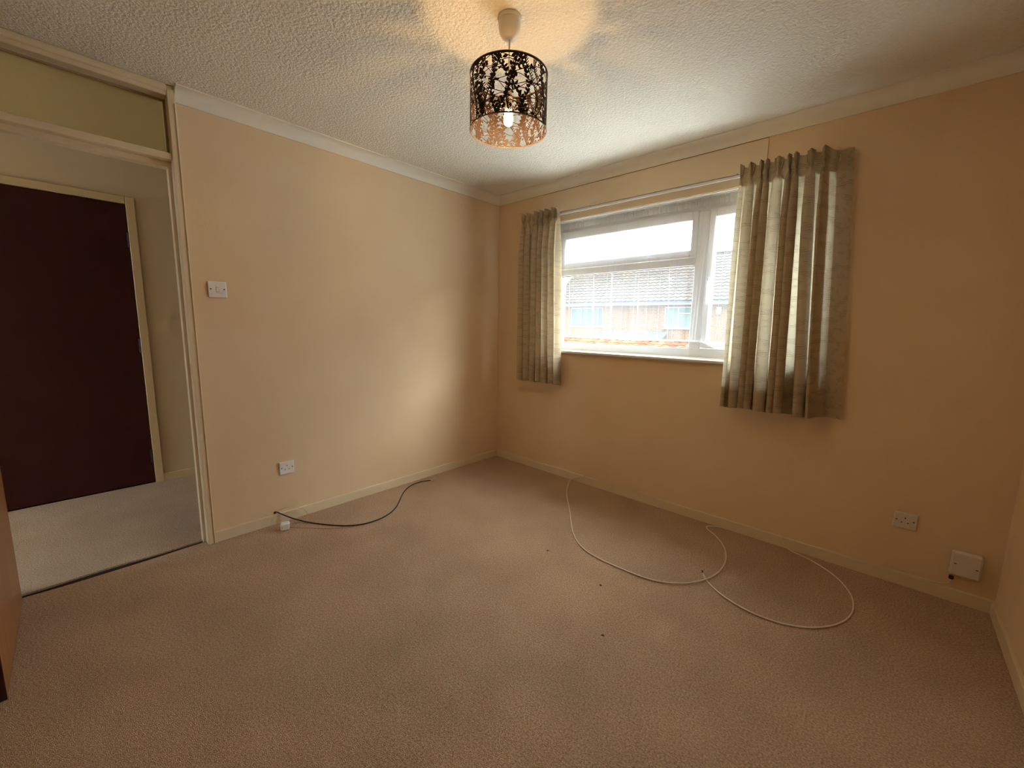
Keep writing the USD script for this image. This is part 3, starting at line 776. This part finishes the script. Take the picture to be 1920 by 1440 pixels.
hs = xf('house', 'brick terraced house with a tiled roof seen through the window', 'house', loc=(-5.5, 18.0, 0), rz=6.0)
SX0, SX1 = -6.75, 9.0
WINS = [(-5.80, -3.80, 1.285, 2.345), (-.445, .95, 1.255, 2.320)]
wallm = []
xs = [SX0, WINS[0][0], WINS[0][1], WINS[1][0], WINS[1][1], SX1]
for i in range(5):
    if i in (1, 3):
        w_ = WINS[(i - 1) // 2]
        wallm += [bx(xs[i], xs[i + 1], 0, .25, GZ, w_[2]), bx(xs[i], xs[i + 1], 0, .25, w_[3], 2.55)]
    else:
        wallm.append(bx(xs[i], xs[i + 1], 0, .25, GZ, 2.55))
gab = Polygon([(0, GZ), (7.0, GZ), (7.0, 2.55), (3.5, 5.05), (0, 2.55)])
for sx in (SX0, SX1 - .25):
    m = trimesh.creation.extrude_polygon(gab, .25, engine='earcut')
    v = m.vertices; m.vertices = np.stack([sx + v[:, 2], v[:, 0], v[:, 1]], 1); m.fix_normals(); wallm.append(m)
wallm.append(bx(SX0, SX1, 6.75, 7.0, GZ, 2.55))
obj('wall', wallm, M_brick, hs)


def tiled_slope(x0, x1, ya, za, yb, zb_, row, pitch, wave, step, per=6):
    """Interlocking tiles: wavy rows, each lifted at its lower edge. From the eaves (ya, za) to the ridge (yb, zb_)."""
    L = math.hypot(yb - ya, zb_ - za); nr = int(round(L / row)); nx = int((x1 - x0) / pitch * per)
    x = np.linspace(x0, x1, nx + 1); wv = wave * np.sin((x - x0) / pitch * 2 * np.pi)
    ty, tz = (yb - ya) / L, (zb_ - za) / L; ny, nz = -tz, ty
    if nz < 0:
        ny, nz = -ny, -nz
    out = []
    for r_ in range(nr):
        P = []
        for d, h in ((r_ * row, 0), (r_ * row, step), ((r_ + 1.12) * row, .25 * step)):
            d = min(d, L)
            P.append(np.stack([x, ya + ty * d + ny * (h + wv), za + tz * d + nz * (h + wv)], 1))
        out.append(sheet(np.array(P)))
    return out


obj('roof_tiles', tiled_slope(-6.95, 9.2, -.32, 2.60, 3.5, 5.34, .30, .30, .022, .040), M_rooftile, hs, label='grey brown interlocking roof tiles', kind='stuff')
obj('roof_back', bx(-6.95, 9.2, 0, 4.65, -.06, -.02).apply_transform(trimesh.transformations.concatenate_matrices(trimesh.transformations.translation_matrix([0, 3.5, 5.30]), trimesh.transformations.rotation_matrix(-math.atan2(2.74, 3.82), [1, 0, 0]))), M_rooftile, hs)
for k in range(36):
    x = -6.95 + k * .45
    if x > 9.1:
        break
    a = np.linspace(0, np.pi, 7)
    prof = [(3.5 + .12 * math.cos(t), 5.33 + .10 * math.sin(t)) for t in a] + [(3.5 - .10, 5.33), (3.5 + .10, 5.33)]
    obj('ridge_tile', prism([(3.5 + .12 * math.cos(t), 5.33 + .10 * math.sin(t)) for t in a], 'x', x, x + .44), M_rooftile, hs)
obj('fascia', bx(-6.95, 9.2, -.26, -.22, 2.40, 2.62), M_fascia, hs, label='dark fascia board under the eaves')
obj('soffit', bx(-6.95, 9.2, -.26, 0, 2.385, 2.40), M_fascia, hs)
a = np.linspace(np.pi, 2 * np.pi, 9)
gp = [(-.315 + .055 * math.cos(t), 2.455 + .055 * math.sin(t)) for t in a] + [(-.315 + .048 * math.cos(t), 2.456 + .048 * math.sin(t)) for t in a[::-1]]
obj('gutter', prism(gp, 'x', -6.95, 9.2), M_gutter, hs, label='pale gutter along the eaves')
obj('downpipe', sweep([(2.52, -.315, 2.42), (2.52, -.30, 2.30), (2.52, -.07, 2.12), (2.52, -.06, 1.9), (2.52, -.06, GZ)], .036, 10), M_gutter, hs)


def far_window(w_, bars, fan=None):
    x0, x1, z0, z1 = w_
    f = .055
    parts = [cbx(x0, x0 + f, .02, .09, z0, z1, .006), cbx(x1 - f, x1, .02, .09, z0, z1, .006), cbx(x0 + f, x1 - f, .02, .09, z0, z0 + f, .006), cbx(x0 + f, x1 - f, .02, .09, z1 - f, z1, .006)]
    for b in bars:
        parts.append(cbx(b - .035, b + .035, .015, .09, z0 + f, z1 - f, .006))
    edges = [x0 + f] + [e for b in bars for e in (b - .035, b + .035)] + [x1 - f]
    if fan:
        parts.append(cbx(bars[-1] + .035, x1 - f, .015, .09, fan - .03, fan + .03, .006))
    fr_ = obj('window_frame', parts, M_frameout, hs, label='white window frame')
    for k in range(0, len(edges), 2):
        if fan and k == len(edges) - 2:
            obj('pane', bx(edges[k], edges[k + 1], .05, .056, z0 + f, fan - .03), M_blind, fr_)
            obj('pane', bx(edges[k], edges[k + 1], .05, .056, fan + .03, z1 - f), M_blind, fr_)
        else:
            obj('pane', bx(edges[k], edges[k + 1], .05, .056, z0 + f, z1 - f), M_blind if fan else M_housepane, fr_)
    obj('window_ledge', cbx(x0 - .06, x1 + .06, -.07, .05, z0 - .06, z0 - .002, .008), M_frameout, hs)


far_window(WINS[0], [-5.146, -4.10])
far_window(WINS[1], [.23], fan=1.985)
pr_ = obj('porch_roof', tiled_slope(-4.0, -.2, -1.0, .690, -.001, 1.035, .25, .24, .018, .030), M_porchtile, hs, label='pale grey tiled canopy over the ground floor', kind='stuff')
obj('porch_fascia', [bx(-4.0, -.2, -.98, -.94, .55, .675), bx(-4.0, -3.96, -.94, -.001, .55, .69), bx(-.24, -.2, -.94, -.001, .55, .69)], M_frameout, hs)
al = obj('alarm_box', trimesh.util.concatenate([cbx(1.955, 2.160, -.085, -.0005, 1.93, 2.29, .02)]), M_alarm, hs, label='white alarm box under the eaves')

gr = xf('garage', 'low garage with an orange clay tile roof outside the window', 'garage')
GA0, GA1, GY, GRZ = -8.6, -1.55, 10.0, .835
sl = math.tan(math.radians(20))
obj('wall', [bx(GA0 + .15, GA1 - .15, GY - 2.8, GY + 2.8, GZ, GRZ - .05 - 2.85 * sl)], M_brick, gr)
pitch, row = .235, .30
cz = math.cos(math.radians(20)); sz = math.sin(math.radians(20))
ncol = int((GA1 - GA0) / pitch)
t5 = np.linspace(0, 1, 6)
cnt = 0
for r_ in range(4):
    for c_ in range(ncol):
        x = GA0 + (c_ + .5) * pitch
        wv = .030 * np.sin(t5 * np.pi) ** .8
        P = []
        for d, h in ((r_ * row - .04, .002), ((r_ + 1) * row, .020), ((r_ + 1) * row, .004)):
            P.append(np.stack([x + (t5 - .5) * pitch * 1.03, np.full(6, GY - .06 - d * cz), GRZ - .06 * sl - d * sz + h + wv], 1))
        obj('roof_tile', sheet(np.array(P)), M_orange[rng.integers(0, 3)], gr)
obj('lower_tiles', tiled_slope(GA0, GA1, GY - 3.05, GRZ - 3.05 * sl, GY - 1.20, GRZ - 1.20 * sl, .30, pitch, .018, .02), M_orange[0], gr, kind='stuff')
obj('roof_back', [bx(GA0, GA1, 0, 3.3, -.06, -.01).apply_transform(trimesh.transformations.concatenate_matrices(trimesh.transformations.translation_matrix([0, GY, GRZ]), trimesh.transformations.rotation_matrix(-math.radians(20), [1, 0, 0]))),
                  bx(GA0, GA1, -3.2, 0, -.06, -.02).apply_transform(trimesh.transformations.concatenate_matrices(trimesh.transformations.translation_matrix([0, GY, GRZ]), trimesh.transformations.rotation_matrix(math.radians(20), [1, 0, 0])))], M_orange[0], gr, label='boarding under the garage tiles')
for k in range(int((GA1 - GA0) / .40)):
    x = GA0 + k * .40
    a = np.linspace(0, np.pi, 8)
    obj('ridge_tile', prism([(GY + .105 * math.cos(t), GRZ - .03 + .085 * math.sin(t)) for t in a], 'x', x, x + .39), M_orange[rng.integers(0, 3)], gr)
